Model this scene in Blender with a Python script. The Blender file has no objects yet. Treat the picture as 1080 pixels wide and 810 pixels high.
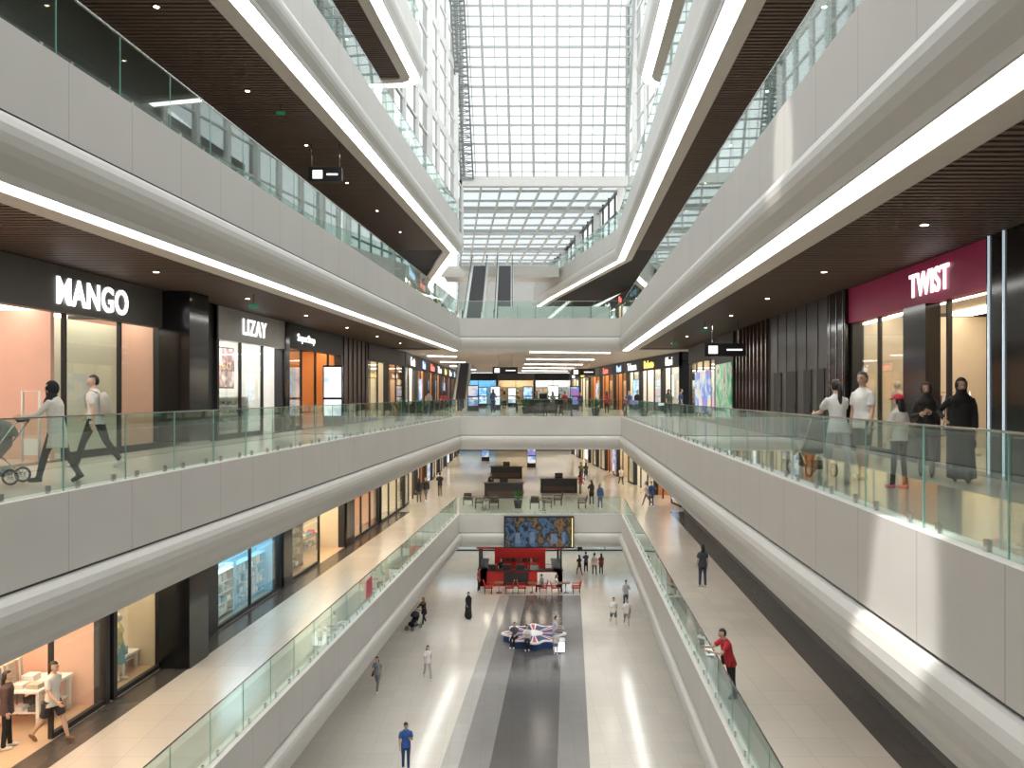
import bpy, math, random
from mathutils import Vector, Matrix
from mathutils.bvhtree import BVHTree
R=random.Random(7)
sc=bpy.context.scene
FP=820.; HZ=416.; CZ=13.7
F=[0,6.15,12.27,18.46,24.6,30.7]
LC=4.27
# ------------------------------------------------------------ materials
MC={}
def newmat(name):
    m=bpy.data.materials.new(name); m.use_nodes=True; nt=m.node_tree; nt.nodes.clear()
    out=nt.nodes.new('ShaderNodeOutputMaterial'); return m,nt,out
def M(name,col,rough=.5,metal=0,emit=0,var=.06,scale=4,bump=0):
    if name in MC: return MC[name]
    m,nt,out=newmat(name); N=nt.nodes.new
    p=N('ShaderNodeBsdfPrincipled'); nt.links.new(p.outputs[0],out.inputs[0])
    tc=N('ShaderNodeTexCoord'); nz=N('ShaderNodeTexNoise'); nz.inputs['Scale'].default_value=scale
    nt.links.new(tc.outputs['Object'],nz.inputs['Vector'])
    mx=N('ShaderNodeMix'); mx.data_type='RGBA'
    mx.inputs[6].default_value=(*[max(0,c*(1-var)) for c in col],1)
    mx.inputs[7].default_value=(*[min(1,c*(1+var)) for c in col],1)
    nt.links.new(nz.outputs['Fac'],mx.inputs[0]); nt.links.new(mx.outputs[2],p.inputs['Base Color'])
    p.inputs['Roughness'].default_value=rough; p.inputs['Metallic'].default_value=metal
    if emit:
        nt.links.new(mx.outputs[2],p.inputs['Emission Color']); p.inputs['Emission Strength'].default_value=emit
    if bump:
        b=N('ShaderNodeBump'); b.inputs['Strength'].default_value=bump; nt.links.new(nz.outputs['Fac'],b.inputs['Height']); nt.links.new(b.outputs[0],p.inputs['Normal'])
    MC[name]=m; return m
def M_fascia():
    m=M('fascia_panel',(.63,.612,.578),.4,var=.06,scale=.8); nt=m.node_tree; N=nt.nodes.new
    p=[n for n in nt.nodes if n.type=='BSDF_PRINCIPLED'][0]; mx=[n for n in nt.nodes if n.type=='MIX'][0]
    g=N('ShaderNodeNewGeometry'); s=N('ShaderNodeSeparateXYZ'); nt.links.new(g.outputs['Position'],s.inputs[0])
    a=N('ShaderNodeMath'); a.operation='FLOORED_MODULO'; a.inputs[1].default_value=1.6; nt.links.new(s.outputs[1],a.inputs[0])
    b=N('ShaderNodeMath'); b.operation='LESS_THAN'; b.inputs[1].default_value=.016; nt.links.new(a.outputs[0],b.inputs[0])
    m2=N('ShaderNodeMix'); m2.data_type='RGBA'; m2.inputs[7].default_value=(.43,.415,.385,1)
    nt.links.new(b.outputs[0],m2.inputs[0]); nt.links.new(mx.outputs[2],m2.inputs[6]); nt.links.new(m2.outputs[2],p.inputs['Base Color'])
    return m
def M_tile(name,col,size=.9,rough=.16,mort=.85):
    m,nt,out=newmat(name); N=nt.nodes.new
    p=N('ShaderNodeBsdfPrincipled'); nt.links.new(p.outputs[0],out.inputs[0])
    g=N('ShaderNodeNewGeometry'); br=N('ShaderNodeTexBrick'); nt.links.new(g.outputs['Position'],br.inputs['Vector'])
    br.offset=0; br.inputs['Scale'].default_value=1; br.inputs['Brick Width'].default_value=size; br.inputs['Row Height'].default_value=size
    br.inputs['Mortar Size'].default_value=.007; br.inputs['Bias'].default_value=0
    br.inputs['Color1'].default_value=(*col,1); br.inputs['Color2'].default_value=(*[c*.94 for c in col],1)
    br.inputs['Mortar'].default_value=(*[c*mort*.9 for c in col],1)
    nt.links.new(br.outputs['Color'],p.inputs['Base Color']); p.inputs['Roughness'].default_value=rough
    MC[name]=m; return m
def M_glass(name,tint=(.86,.95,.92),base=.05,rough=.02,boost=.9):
    m,nt,out=newmat(name); N=nt.nodes.new
    t=N('ShaderNodeBsdfTransparent'); t.inputs[0].default_value=(*tint,1)
    g=N('ShaderNodeBsdfGlossy'); g.inputs['Roughness'].default_value=rough; g.inputs[0].default_value=(.95,1,.98,1)
    lw=N('ShaderNodeLayerWeight'); lw.inputs[0].default_value=.5
    pw=N('ShaderNodeMath'); pw.operation='POWER'; pw.inputs[1].default_value=4.2; nt.links.new(lw.outputs['Facing'],pw.inputs[0])
    ml=N('ShaderNodeMath'); ml.operation='MULTIPLY_ADD'; ml.inputs[1].default_value=boost; ml.inputs[2].default_value=base; ml.use_clamp=True
    nt.links.new(pw.outputs[0],ml.inputs[0])
    mx=N('ShaderNodeMixShader'); nt.links.new(ml.outputs[0],mx.inputs[0]); nt.links.new(t.outputs[0],mx.inputs[1]); nt.links.new(g.outputs[0],mx.inputs[2])
    nt.links.new(mx.outputs[0],out.inputs[0]); MC[name]=m; return m
def M_poster(name,cols,scale=2,emit=1.0,kind='noise'):
    m,nt,out=newmat(name); N=nt.nodes.new
    p=N('ShaderNodeBsdfPrincipled'); nt.links.new(p.outputs[0],out.inputs[0]); p.inputs['Roughness'].default_value=.3
    tc=N('ShaderNodeTexCoord')
    nz=N('ShaderNodeTexNoise' if kind=='noise' else 'ShaderNodeTexVoronoi'); nz.inputs['Scale'].default_value=scale
    nt.links.new(tc.outputs['Object'],nz.inputs['Vector'])
    cr=N('ShaderNodeValToRGB')
    el=cr.color_ramp.elements; n=len(cols)
    el[0].position=.25; el[0].color=(*cols[0],1); el[1].position=.72; el[1].color=(*cols[-1],1)
    for i in range(1,n-1):
        e=el.new(.3+.4*(i)/(n-1)); e.color=(*cols[i],1)
    nt.links.new(nz.outputs[0],cr.inputs[0]); nt.links.new(cr.outputs[0],p.inputs['Base Color'])
    nt.links.new(cr.outputs[0],p.inputs['Emission Color']); p.inputs['Emission Strength'].default_value=emit
    MC[name]=m; return m
fascia=M_fascia()
bulge=M('fascia_rounded_trim',(.61,.595,.56),.35,var=.03)
white=M('white_paint',(.77,.76,.74),.5)
soff=M('soffit_gypsum',(.60,.56,.50),.6)
strip=M('light_strip_diffuser',(1,.99,.97),.4,emit=6.4,var=.01)
slat=M('ceiling_slat_wood',(.13,.09,.068),.5)
dark=M('ceiling_void_dark',(.014,.011,.009),.8)
tile=M_tile('floor_tile_cream',(.56,.515,.45),.9,.2)
tile0=M_tile('ground_tile_cream',(.60,.565,.50),.9,.17)
tmid=M_tile('ground_tile_grey',(.21,.205,.2),.6,.18)
tdark=M_tile('ground_tile_dark',(.085,.083,.082),.6,.18)
tlite=M_tile('ground_tile_lightgrey',(.38,.37,.35),.6,.18)
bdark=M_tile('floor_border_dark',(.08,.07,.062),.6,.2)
glass=M_glass('balustrade_glass',(.85,.93,.905),.07)
shopglass=M_glass('shop_glass',(.96,.98,.97),.02)
skyglass=M_glass('skylight_glass',(.54,.56,.555),.0,.1,0.05)
steel=M('brushed_steel',(.6,.6,.6),.25,1)
gedge=M('glass_edge_teal',(.25,.5,.45),.15)
black=M('black_gloss',(.012,.012,.013),.12)
blackm=M('black_matte',(.02,.02,.022),.5)
grey=M('grey_band',(.10,.095,.09),.45)
dgrey=M('grey_metal_panel',(.06,.058,.055),.35)
mull=M('mullion_greygreen',(.46,.49,.48),.5)
wood=M('wood',(.25,.13,.06),.5,var=.2,scale=8)
woodf=M('store_floor_wood',(.5,.36,.24),.4,var=.12,scale=3)
# ------------------------------------------------------------ mesh builder
class MB:
    def __init__(s,name): s.name=name; s.v=[]; s.f=[]; s.m=[]; s.mats=[]; s.sm=[]
    def mi(s,mat):
        if mat not in s.mats: s.mats.append(mat)
        return s.mats.index(mat)
    def add(s,vs,fs,mat,sm=False):
        o=len(s.v); s.v+= [tuple(p) for p in vs]; k=s.mi(mat)
        for f in fs: s.f.append(tuple(i+o for i in f)); s.m.append(k); s.sm.append(sm)
    def hexa(s,p,mat):
        s.add(p,[(0,3,2,1),(4,5,6,7),(0,1,5,4),(1,2,6,5),(2,3,7,6),(3,0,4,7)],mat)
    def box(s,x0,x1,y0,y1,z0,z1,mat):
        s.hexa([(x0,y0,z0),(x1,y0,z0),(x1,y1,z0),(x0,y1,z0),(x0,y0,z1),(x1,y0,z1),(x1,y1,z1),(x0,y1,z1)],mat)
    def fbox(s,f,u0,u1,o0,o1,z0,z1,mat):
        P=[f(u0,o0,z0),f(u0,o1,z0),f(u1,o1,z0),f(u1,o0,z0),f(u0,o0,z1),f(u0,o1,z1),f(u1,o1,z1),f(u1,o0,z1)]
        s.hexa(P,mat)
    def bar(s,a,b,w,h,mat):
        a=Vector(a);b=Vector(b);t=(b-a).normalized(); up=Vector((0,0,1)) if abs(t.z)<.95 else Vector((0,1,0))
        x=t.cross(up).normalized()*w/2; y=x.cross(t).normalized()*h/2
        s.hexa([a-x-y,a+x-y,b+x-y,b-x-y,a-x+y,a+x+y,b+x+y,b-x+y],mat)
    def tube(s,pts,rad,mat,n=8,ref=(0,1,0),sm=True,caps=True):
        pts=[Vector(p) for p in pts]; ref=Vector(ref); V=[];Fs=[]
        for i,p in enumerate(pts):
            t=(pts[min(i+1,len(pts)-1)]-pts[max(i-1,0)])
            t=t.normalized() if t.length>1e-6 else Vector((0,0,1))
            r0=ref if abs(ref.dot(t))<.93 else (Vector((0,0,1)) if abs(t.z)<.9 else Vector((1,0,0)))
            b=(r0-t*r0.dot(t)).normalized(); a=b.cross(t)
            r=rad[i] if isinstance(rad,(list,tuple)) else rad
            ra,rb=r if isinstance(r,(list,tuple)) else (r,r)
            for k in range(n):
                g=2*math.pi*k/n; V.append(p+a*ra*math.cos(g)+b*rb*math.sin(g))
        L=len(pts)
        for i in range(L-1):
            for k in range(n):
                k2=(k+1)%n; Fs.append((i*n+k,i*n+k2,(i+1)*n+k2,(i+1)*n+k))
        if caps:
            V.append(pts[0]);V.append(pts[-1]); c0=len(V)-2;c1=len(V)-1
            for k in range(n):
                k2=(k+1)%n; Fs.append((c0,k2,k)); Fs.append((c1,(L-1)*n+k,(L-1)*n+k2))
        s.add(V,Fs,mat,sm)
    def ell(s,c,r,mat,nu=12,nv=8,fn=None,skip=None):
        V=[];Fs=[]
        for j in range(nv+1):
            th=math.pi*j/nv
            for i in range(nu):
                ph=2*math.pi*i/nu
                p=Vector((math.sin(th)*math.cos(ph),math.sin(th)*math.sin(ph),math.cos(th)))
                if fn: p=fn(p)
                V.append(Vector((c[0]+p.x*r[0],c[1]+p.y*r[1],c[2]+p.z*r[2])))
        for j in range(nv):
            for i in range(nu):
                i2=(i+1)%nu; q=(j*nu+i,(j+1)*nu+i,(j+1)*nu+i2,j*nu+i2)
                if skip:
                    cc=(V[q[0]]+V[q[1]]+V[q[2]]+V[q[3]])/4-Vector(c)
                    if skip(cc): continue
                Fs.append(q)
        s.add(V,Fs,mat,True)
    def sweep(s,path,prof,mats,closed=False,pclosed=False,sm=False):
        P=[Vector((p[0],p[1])) for p in path]; n=len(P); V=[];Fs=[]
        def nrm(a,b):
            d=(b-a).normalized(); return Vector((-d.y,d.x))
        for i in range(n):
            if closed: n1=nrm(P[i-1],P[i]); n2=nrm(P[i],P[(i+1)%n])
            else:
                n1=nrm(P[max(i-1,0)],P[max(i-1,0)+1]); n2=nrm(P[min(i,n-2)],P[min(i,n-2)+1])
            m=(n1+n2)/(1+n1.dot(n2))
            for (o,z) in prof: V.append((P[i].x+m.x*o,P[i].y+m.y*o,z))
        k=len(prof)
        for i in range(n if closed else n-1):
            j=(i+1)%n
            for q in range(k if pclosed else k-1):
                q2=(q+1)%k; Fs.append((i*k+q,j*k+q,j*k+q2,i*k+q2))
        s.add(V,Fs,mats,sm)
    def done(s,smooth=False,M=None):
        me=bpy.data.meshes.new(s.name); me.from_pydata(s.v,[],s.f)
        for m in s.mats: me.materials.append(m)
        me.polygons.foreach_set('material_index',s.m)
        me.polygons.foreach_set('use_smooth',[bool(a) or smooth for a in s.sm]); me.update()
        ob=bpy.data.objects.new(s.name,me); sc.collection.objects.link(ob)
        if M is not None: ob.matrix_world=M
        return ob
def frame(p0,d,n): return lambda u,o,z:(p0[0]+d[0]*u+n[0]*o,p0[1]+d[1]*u+n[1]*o,z)
FL=frame((-7.31,0),(.082,1),(-1,0)); FR=frame((3.64,0),(.066,1),(1,0))
xL=lambda D:-7.31+.082*D
xR=lambda D:3.64+.066*D
def DL(px,off=4.1): return (7.31+off)/(.082-(px-540)/FP)
def DR(px,off=4.1): return (3.64+off)/((px-540)/FP-.066)
def feet(px,py,lev):
    D=FP*(CZ-F[lev])/(py-HZ); return (px-540)*D/FP,D,F[lev]
# ------------------------------------------------------------ people
def skinm(k): return M('skin_%d'%k,[(.55,.36,.26),(.62,.43,.33),(.42,.26,.18)][k],.5,var=.04)
hairm=M('hair_dark',(.018,.013,.011),.45,var=.3,scale=30)
shoe_w=M('shoe_white',(.7,.7,.68),.5); lips=M('lips',(.4,.12,.1),.5); eyem=M('eye_dark',(.02,.015,.012),.2)
def cloth(c,k=[0]):
    nm='cloth_%02x%02x%02x'%tuple(int(min(1,v)*255) for v in c)
    return M(nm,c,.85,var=.12,scale=14,bump=.15)
POSE={
 'stand':dict(l=((4,0),(-3,3)),a=((4,7,12,.05),(-2,7,10,.05)),lean=0),
 'walk':dict(l=((24,6),(-20,18)),a=((-20,6,18,.05),(22,6,28,.05)),lean=3),
 'push':dict(l=((20,6),(-16,14)),a=((38,6,42,.1),(38,6,42,.1)),lean=6),
 'sit':dict(l=((86,84),(84,80)),a=((28,8,50,.25),(24,8,55,.25)),lean=6),
 'phone':dict(l=((3,0),(-3,4)),a=((24,8,100,.35),(10,8,25,.1)),lean=2),
 'lean':dict(l=((-4,2),(-8,10)),a=((42,10,52,.3),(46,10,48,.3)),lean=16),
 'cross':dict(l=((3,0),(-3,3)),a=((18,10,92,.6),(14,10,88,.6)),lean=0),
 'hip':dict(l=((6,2),(-4,3)),a=((5,7,10,.05),(-18,35,80,.7)),lean=0)}
def person(name,pos,head=0,H=1.7,fem=False,pose='stand',top=(.6,.6,.6),bot=(.03,.03,.04),sleeve='short',btype='pants',
           hem=.86,skin=1,hair='short',hc=None,shoes=None,bag=None,bagc=(.1,.06,.04),hy=0,vox=.018,skinmat=None):
    P=POSE[pose]; sk=skinmat or skinm(skin); tm=cloth(top); bm_=cloth(bot); hm=cloth(hc) if hc else hairm
    sh=shoes and cloth(shoes) or shoe_w
    B=MB('b'); D=MB('d'); rad=math.radians
    w=.9 if fem else 1.0
    hz=.93
    legs=[]
    for i,s in enumerate((-1,1)):
        a,k=P['l'][i]; a=rad(a);k=rad(k)
        hip=Vector((s*.09,0,hz)); kn=hip+Vector((s*.01,math.sin(a),-math.cos(a)))*.43
        an=kn+Vector((0,math.sin(a-k),-math.cos(a-k)))*.41; legs.append((hip,kn,an))
    dz=.085-min(l[2].z for l in legs)
    legs=[tuple(p+Vector((0,0,dz)) for p in l) for l in legs]; hz+=dz
    ln=rad(P['lean'])
    def U(x,y,z):
        zz=z-.93; return Vector((x,y*math.cos(ln)+zz*math.sin(ln),hz+zz*math.cos(ln)-y*math.sin(ln)))
    # torso
    hw=.168 if not fem else .175
    ts=[(.84,.11,.09),(.92,hw,.12),(1.0,.155*w+.01,.112),(1.1,.138*w,.1),(1.22,.155*w,.112),(1.33,.17*w,.122),(1.41,.165*w,.1),(1.455,.11*w,.08),(1.49,.058,.058)]
    lo=[t for t in ts if t[0]<=1.1]; 
    B.tube([U(0,0,t[0]) for t in lo],[(t[1],t[2]) for t in lo],bm_,14)
    up=[t for t in ts if t[0]>hem+.03]
    e=.014 if hem>.8 else .03
    prs=[(hem,hw+e+.005,.125+e)] if hem>.8 else [(hem,hw+.05,.16),(.85,hw+.03,.145)]
    up=[t for t in up if t[0]>.86]
    pts=[U(0,0,t[0]) for t in prs+up]; 
    if hem<.8 and pose!='sit': pts[0]=Vector((0,0,hz+hem-.93))
    B.tube(pts,[(t[1],t[2]) for t in prs]+[(t[1]+e*.9,t[2]+e*.9) for t in up[:-1]]+[(up[-1][1]+.01,up[-1][2]+.01)],tm,14)
    if fem:
        for s in (-1,1): B.ell(U(s*.07,.1,1.29),(.06,.045,.06),tm,8,6)
    B.tube([U(0,-.005,1.44),U(0,.01,1.58)],[.058,.052],sk,10)
    # legs
    for i,(h,k,a) in enumerate(legs):
        X=(1,0,0)
        if btype in('pants','leggings'):
            f=1 if btype=='pants' else .85
            B.tube([h+Vector((0,0,.02)),(h+k)/2,k,(k+a)/2,a+Vector((0,0,-.01))],[.092,.082*f,.063*f,.058*f,.05*f],bm_,10,X)
        elif btype=='shorts':
            B.tube([h+Vector((0,0,.02)),(h+k)/2,k*.85+h*.15],[.098,.094,.085],bm_,10,X)
            B.tube([(h+k)/2,k,k*.6+a*.4,a],[.07,.052,.055,.036],sk,10,X)
        else:
            B.tube([h,k,k*.6+a*.4,a],[.08,.055,.053,.036],sk if btype=='skirt' else bm_,10,X)
        fd=Vector((0,1,0)); 
        g=rad(P['l'][i][0]-P['l'][i][1])
        if g<-.3 and pose!='sit': fd=Vector((0,math.cos(g*.9),math.sin(g*.9)))
        up_=Vector((0,-fd.z,fd.y))
        st=a-fd*.05-up_*.045
        B.tube([st,st+fd*.07,st+fd*.15-up_*.008,st+fd*.225-up_*.012],[(.036,.042),(.042,.045),(.032,.05),(.02,.035)],sh,10,up_)
    if btype in('skirt','abaya'):
        end=.48 if btype=='skirt' else .06
        kk=(legs[0][1]+legs[1][1])/2; sp=abs(legs[0][2].y-legs[1][2].y)*.5
        if pose=='sit':
            B.tube([U(0,0,.98),Vector((0,.12,hz)),Vector((0,.42,hz-.01)),Vector((0,.48,hz-.2)),Vector((0,.5,.1))],[(.18,.14),(.19,.12),(.2,.1),(.21,.09),(.22,.1)],bm_,14,(0,0,1))
        else:
            my=(legs[0][2].y+legs[1][2].y)/2
            B.tube([U(0,0,1.02),Vector((0,0,hz-.08)),Vector((0,kk.y*.8,hz-.4)),Vector((0,my*.9,end))],[(.16,.12),(.19,.15),(.2,.15+sp*.5),(.23,.17+sp*.9)],bm_,14)
    # arms + hands
    for i,s in enumerate((-1,1)):
        a,ab,e2,inw=P['a'][i]; a=rad(a)+ln*.3;ab=rad(ab);e2=rad(e2)
        shd=U(s*.185*w,0,1.405); 
        d1=Vector((s*math.sin(ab),math.sin(a)*math.cos(ab),-math.cos(a)*math.cos(ab)))
        el=shd+d1*.29; d2=Vector((s*(math.sin(ab)-inw*1.3),math.sin(a+e2),-math.cos(a+e2))).normalized()
        wr=el+d2*.25; X=(1,0,0)
        if sleeve=='long': B.tube([shd+Vector((-s*.03,0,.005)),shd+d1*.12,el,wr],[.062,.056,.05,.038],tm,10,X)
        else:
            B.tube([shd+Vector((-s*.03,0,.005)),shd+d1*.1,shd+d1*.2],[.064,.064,.066],tm,10,X)
            B.tube([shd+d1*.1,el,el+d2*.08,wr],[.045,.038,.038,.026],sk,10,X)
        wd=d2.cross(Vector((1,0,0))); wd=wd.normalized() if wd.length>.2 else Vector((0,0,1))
        if wd.y<0 : wd=-wd
        med=d2.cross(wd).normalized(); 
        if med.x*s>0: med=-med
        D.tube([wr-d2*.02,wr+d2*.03,wr+d2*.085],[(.02,.026),(.017,.038),(.014,.036)],sk,8,wd)
        for q,L in enumerate((.062,.078,.083,.072)):
            b0=wr+d2*.078+wd*((q-1.5)*.0185); m1=b0+d2*L*.5+med*.006; m2=m1+(d2*.75+med*.65).normalized()*L*.5
            D.tube([b0,m1,m2],[.0095,.0085,.006],sk,6,wd)
        b0=wr+d2*.02+wd*.03; m1=b0+(d2*.6+wd*.6+med*.2).normalized()*.038; m2=m1+(d2*.9+med*.3+wd*.1).normalized()*.03
        D.tube([b0,m1,m2],[.013,.011,.008],sk,6,med)
        if bag=='hand' and i==1:
            c=wr+d2*.1; D.bar(c+Vector((0,-.1,-.1)),c+Vector((0,.0,0)),.012,.012,cloth(bagc)); D.bar(c+Vector((0,.1,-.1)),c,.012,.012,cloth(bagc))
            D.tube([c+Vector((0,0,-.1)),c+Vector((0,0,-.15)),c+Vector((0,0,-.36))],[(.04,.12),(.05,.14),(.06,.16)],cloth(bagc),10)
    if bag=='back':
        D.tube([U(0,-.16,1.0),U(0,-.19,1.05),U(0,-.19,1.3),U(0,-.15,1.42)],[(.1,.05),(.14,.08),(.13,.075),(.08,.04)],cloth(bagc),10)
        for s in(-1,1): D.tube([U(s*.1,-.12,1.42),U(s*.11,0,1.475),U(s*.11,.13,1.38),U(s*.12,.1,1.15)],.014,cloth(bagc),6,(1,0,0))
    if bag=='side':
        D.tube([U(.24,0,.78),U(.24,0,.82),U(.23,0,1.0)],[(.04,.13),(.06,.15),(.04,.13)],cloth(bagc),10)
        D.tube([U(.23,-.08,1.0),U(.05,-.13,1.35),U(-.1,0,1.49),U(-.02,.14,1.3),U(.22,.08,1.0)],.011,cloth(bagc),6)
    # head
    hc_=U(0,.015,1.635); H2=MB('h')
    def hf(p):
        q=p.copy()
        if p.z<0: q.x*=1+.28*p.z; q.y*=1+.12*p.z
        if p.y>0 and p.z<-.1: q.y+=.05
        return q
    H2.ell((0,0,0),(.074,.094,.115),sk,14,12,hf)
    H2.tube([(0,.085,.005),(0,.102,-.018),(0,.108,-.032),(0,.09,-.042)],[.007,.01,.014,.009],sk,6,(1,0,0))
    for s in(-1,1):
        H2.ell((s*.03,.083,.002),(.012,.007,.006),eyem,6,5); H2.ell((s*.073,-.005,-.01),(.009,.02,.03),sk,6,5)
        H2.ell((s*.03,.088,.02),(.017,.006,.004),hm if hair!='hijab' else hairm,6,4)
    H2.ell((0,.089,-.062),(.022,.007,.007),lips,8,5)
    if hair in('short','long','pony','cap'):
        H2.ell((0,-.012,.014),(.085,.1,.116),hm,14,12,None,lambda c:(c.y>.015 and c.z<.045) or c.z<-.075)
    if hair=='long': H2.tube([(0,-.03,.05),(0,-.07,-.05),(0,-.085,-.2),(0,-.08,-.36)],[(.07,.05),(.085,.05),(.085,.04),(.05,.02)],hm,10)
    if hair=='pony': H2.tube([(0,-.09,.05),(0,-.14,.03),(0,-.15,-.1),(0,-.13,-.3),(0,-.12,-.42)],[.025,.035,.04,.035,.012],hm,8)
    if hair=='cap':
        cm=cloth((.6,.03,.05)); H2.ell((0,-.005,.035),(.092,.106,.1),cm,14,10,None,lambda c:c.z<.0)
        H2.tube([(0,.08,.04),(0,.17,.025)],[(.07,.008),(.05,.006)],cm,10,(0,0,1))
        H2.tube([(0,-.03,.05),(0,-.07,-.05),(0,-.085,-.2),(0,-.08,-.36)],[(.07,.05),(.085,.05),(.085,.04),(.05,.02)],hm,10)
    if hair=='hijab':
        H2.ell((0,-.015,.005),(.095,.112,.135),hm,16,12,None,lambda c:c.y>.03 and -.09<c.z<.08 and abs(c.x)<.075)
        H2.tube([(0,0,-.07),(0,0,-.13),(0,.0,-.2),(0,0,-.3)],[(.085,.09),(.085,.085),(.16,.12),(.18,.15)],hm,14)
    Rz=Matrix.Rotation(rad(hy),3,'Z')@Matrix.Rotation(-ln*.6 if pose!='phone' else -.3,3,'X')
    H2.v=[tuple(Rz@Vector(v)+hc_) for v in H2.v]
    # remesh body
    me=bpy.data.meshes.new('t'); me.from_pydata(B.v,[],B.f); ob=bpy.data.objects.new('t',me); sc.collection.objects.link(ob)
    md=ob.modifiers.new('r','REMESH'); md.mode='VOXEL'; md.voxel_size=vox
    m2=ob.modifiers.new('s','SMOOTH'); m2.factor=.5; m2.iterations=2
    dg=bpy.context.evaluated_depsgraph_get(); em=bpy.data.meshes.new_from_object(ob.evaluated_get(dg))
    bvh=BVHTree.FromPolygons(B.v,B.f)
    O=MB(name); vs=[v.co.copy() for v in em.vertices]; mb={}
    for pl in em.polygons:
        k=bvh.find_nearest(pl.center)[2]; mb.setdefault(B.m[k],[]).append(tuple(pl.vertices))
    O.v=[tuple(v) for v in vs]
    for k,fs in mb.items():
        mi=O.mi(B.mats[k])
        for f in fs: O.f.append(f);O.m.append(mi);O.sm.append(True)
    for X in(D,H2):
        o=len(O.v); O.v+=X.v
        for f,m,sm_ in zip(X.f,X.m,X.sm): O.f.append(tuple(i+o for i in f)); O.m.append(O.mi(X.mats[m])); O.sm.append(sm_)
    bpy.data.objects.remove(ob); bpy.data.meshes.remove(me); bpy.data.meshes.remove(em)
    S=H/1.75; mz=min(v[2] for v in O.v)
    O.v=[(v[0]*S,v[1]*S,(v[2]-mz)*S) for v in O.v]
    return O.done(False,Matrix.Translation(Vector(pos)+Vector((0,0,.006)))@Matrix.Rotation(rad(head),4,'Z'))
W=(.72,.71,.69); K=(.012,.012,.014)
# our level, left
person('woman_walking',feet(60,510,2),100,1.64,True,'push',(.62,.59,.52),K,'long','pants',.62,1,'hijab',K,K)
person('man_walking',feet(101,494,2),90,1.84,False,'walk',(.66,.66,.64),K,'short','pants',.85,1,'short',None,(.5,.5,.5),'back',(.45,.42,.36),hy=50)
# our level, right
person('woman_pushing_stroller',feet(884,508,2),4,1.68,True,'push',W,(.35,.35,.36),'short','pants',.84,1,'pony',None,(.5,.5,.5))
person('man_standing',feet(910,506,2),110,1.8,False,'stand',W,K,'short','shorts',.84,0,'short',None,(.5,.4,.3),hy=20)
person('girl_in_cap',feet(948,516,2),25,1.42,True,'stand',(.6,.57,.52),K,'short','leggings',.9,1,'cap',None,(.7,.2,.3))
person('woman_in_headscarf',feet(977,503,2),150,1.62,True,'cross',(.03,.028,.028),(.14,.12,.12),'long','pants',.75,0,'hijab',(.03,.028,.028),(.1,.1,.1),'side',(.12,.06,.03))
person('woman_in_abaya',feet(1014,509,2),150,1.68,True,'hip',K,K,'long','abaya',.6,0,'hijab',K,K,hy=15)
# level one
person('man_leaning_on_rail',feet(770,737,1),100,1.76,False,'lean',(.42,.02,.03),K,'short','pants',.82,0,'short',None,K,'side',K)
person('woman_standing',feet(741,619,1),10,1.66,True,'stand',(.05,.06,.08),(.05,.06,.1),'short','pants',.84,1,'long')
person('man_shopping',feet(55,782,1),-100,1.78,False,'walk',(.6,.58,.54),(.03,.03,.035),'short','shorts',.82,0,'short',None,(.2,.1,.05))
person('woman_shopping',(feet(12,790,1)[0]-.1,feet(12,790,1)[1],F[1]),-60,1.66,True,'stand',(.08,.05,.05),K,'long','pants',.8,1,'long')
# ground
person('man_in_blue',feet(428,812,0),190,1.74,False,'phone',(.03,.1,.32),(.02,.05,.15),'short','pants',.84,2,'short')
person('woman_walking',feet(451,716,0),200,1.66,True,'walk',W,(.45,.42,.38),'short','pants',.86,1,'long')
person('woman_with_bag',feet(398,729,0),170,1.64,True,'walk',(.25,.28,.3),(.2,.2,.2),'short','pants',.86,1,'long',bag='side')
person('woman_pushing_pram',feet(447,659,0),150,1.66,True,'push',K,K,'long','pants',.7,0,'hijab',(.2,.12,.08),vox=.025)
person('woman_in_black',feet(494,652,0),200,1.65,True,'walk',K,K,'long','abaya',.7,1,'hijab',K,vox=.025)
person('man_in_white',feet(647,660,0),190,1.74,False,'walk',W,(.1,.1,.12),'short','shorts',.85,1,'short',vox=.025)
person('man_in_white',feet(661,661,0),180,1.72,False,'walk',W,(.3,.28,.25),'short','shorts',.85,0,'short',vox=.025)
cols=[(.03,.03,.035),(.6,.58,.55),(.3,.04,.05),(.05,.09,.2),(.3,.25,.2),(.1,.14,.1),(.5,.5,.52)]
crowd=[(611,608,0),(618,604,0),(627,607,0),(634,606,0),(505,624,0),(660,640,0),
 (442,531,1),(449,528,1),(464,524,1),(518,523,1),(612,522,1),(624,533,1),(633,537,1),(613,508,1),(618,508,1),(682,533,1),(687,535,1),(655,512,1),
 (468,441,2),(452,440,2),(520,437,2),(545,435,2),(566,434,2),(583,437,2),(596,434,2),(612,436,2),(640,437,2),(663,441,2),(672,439,2),(532,432,2),(705,442,2),(718,445,2)]
for i,(a,b,l) in enumerate(crowd):
    fe=R.random()<.5
    person('shopper',feet(a,b,l),R.choice([0,20,170,190,90,-90,200]),R.uniform(1.6,1.8),fe,R.choice(['walk','stand','walk','phone']),R.choice(cols),R.choice([K,(.05,.07,.14),(.15,.13,.11)]),R.choice(['short','long']),
      'pants',.84,R.choice([0,1]),'hijab' if fe and R.random()<.3 else ('long' if fe else 'short'),vox=.032)
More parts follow.
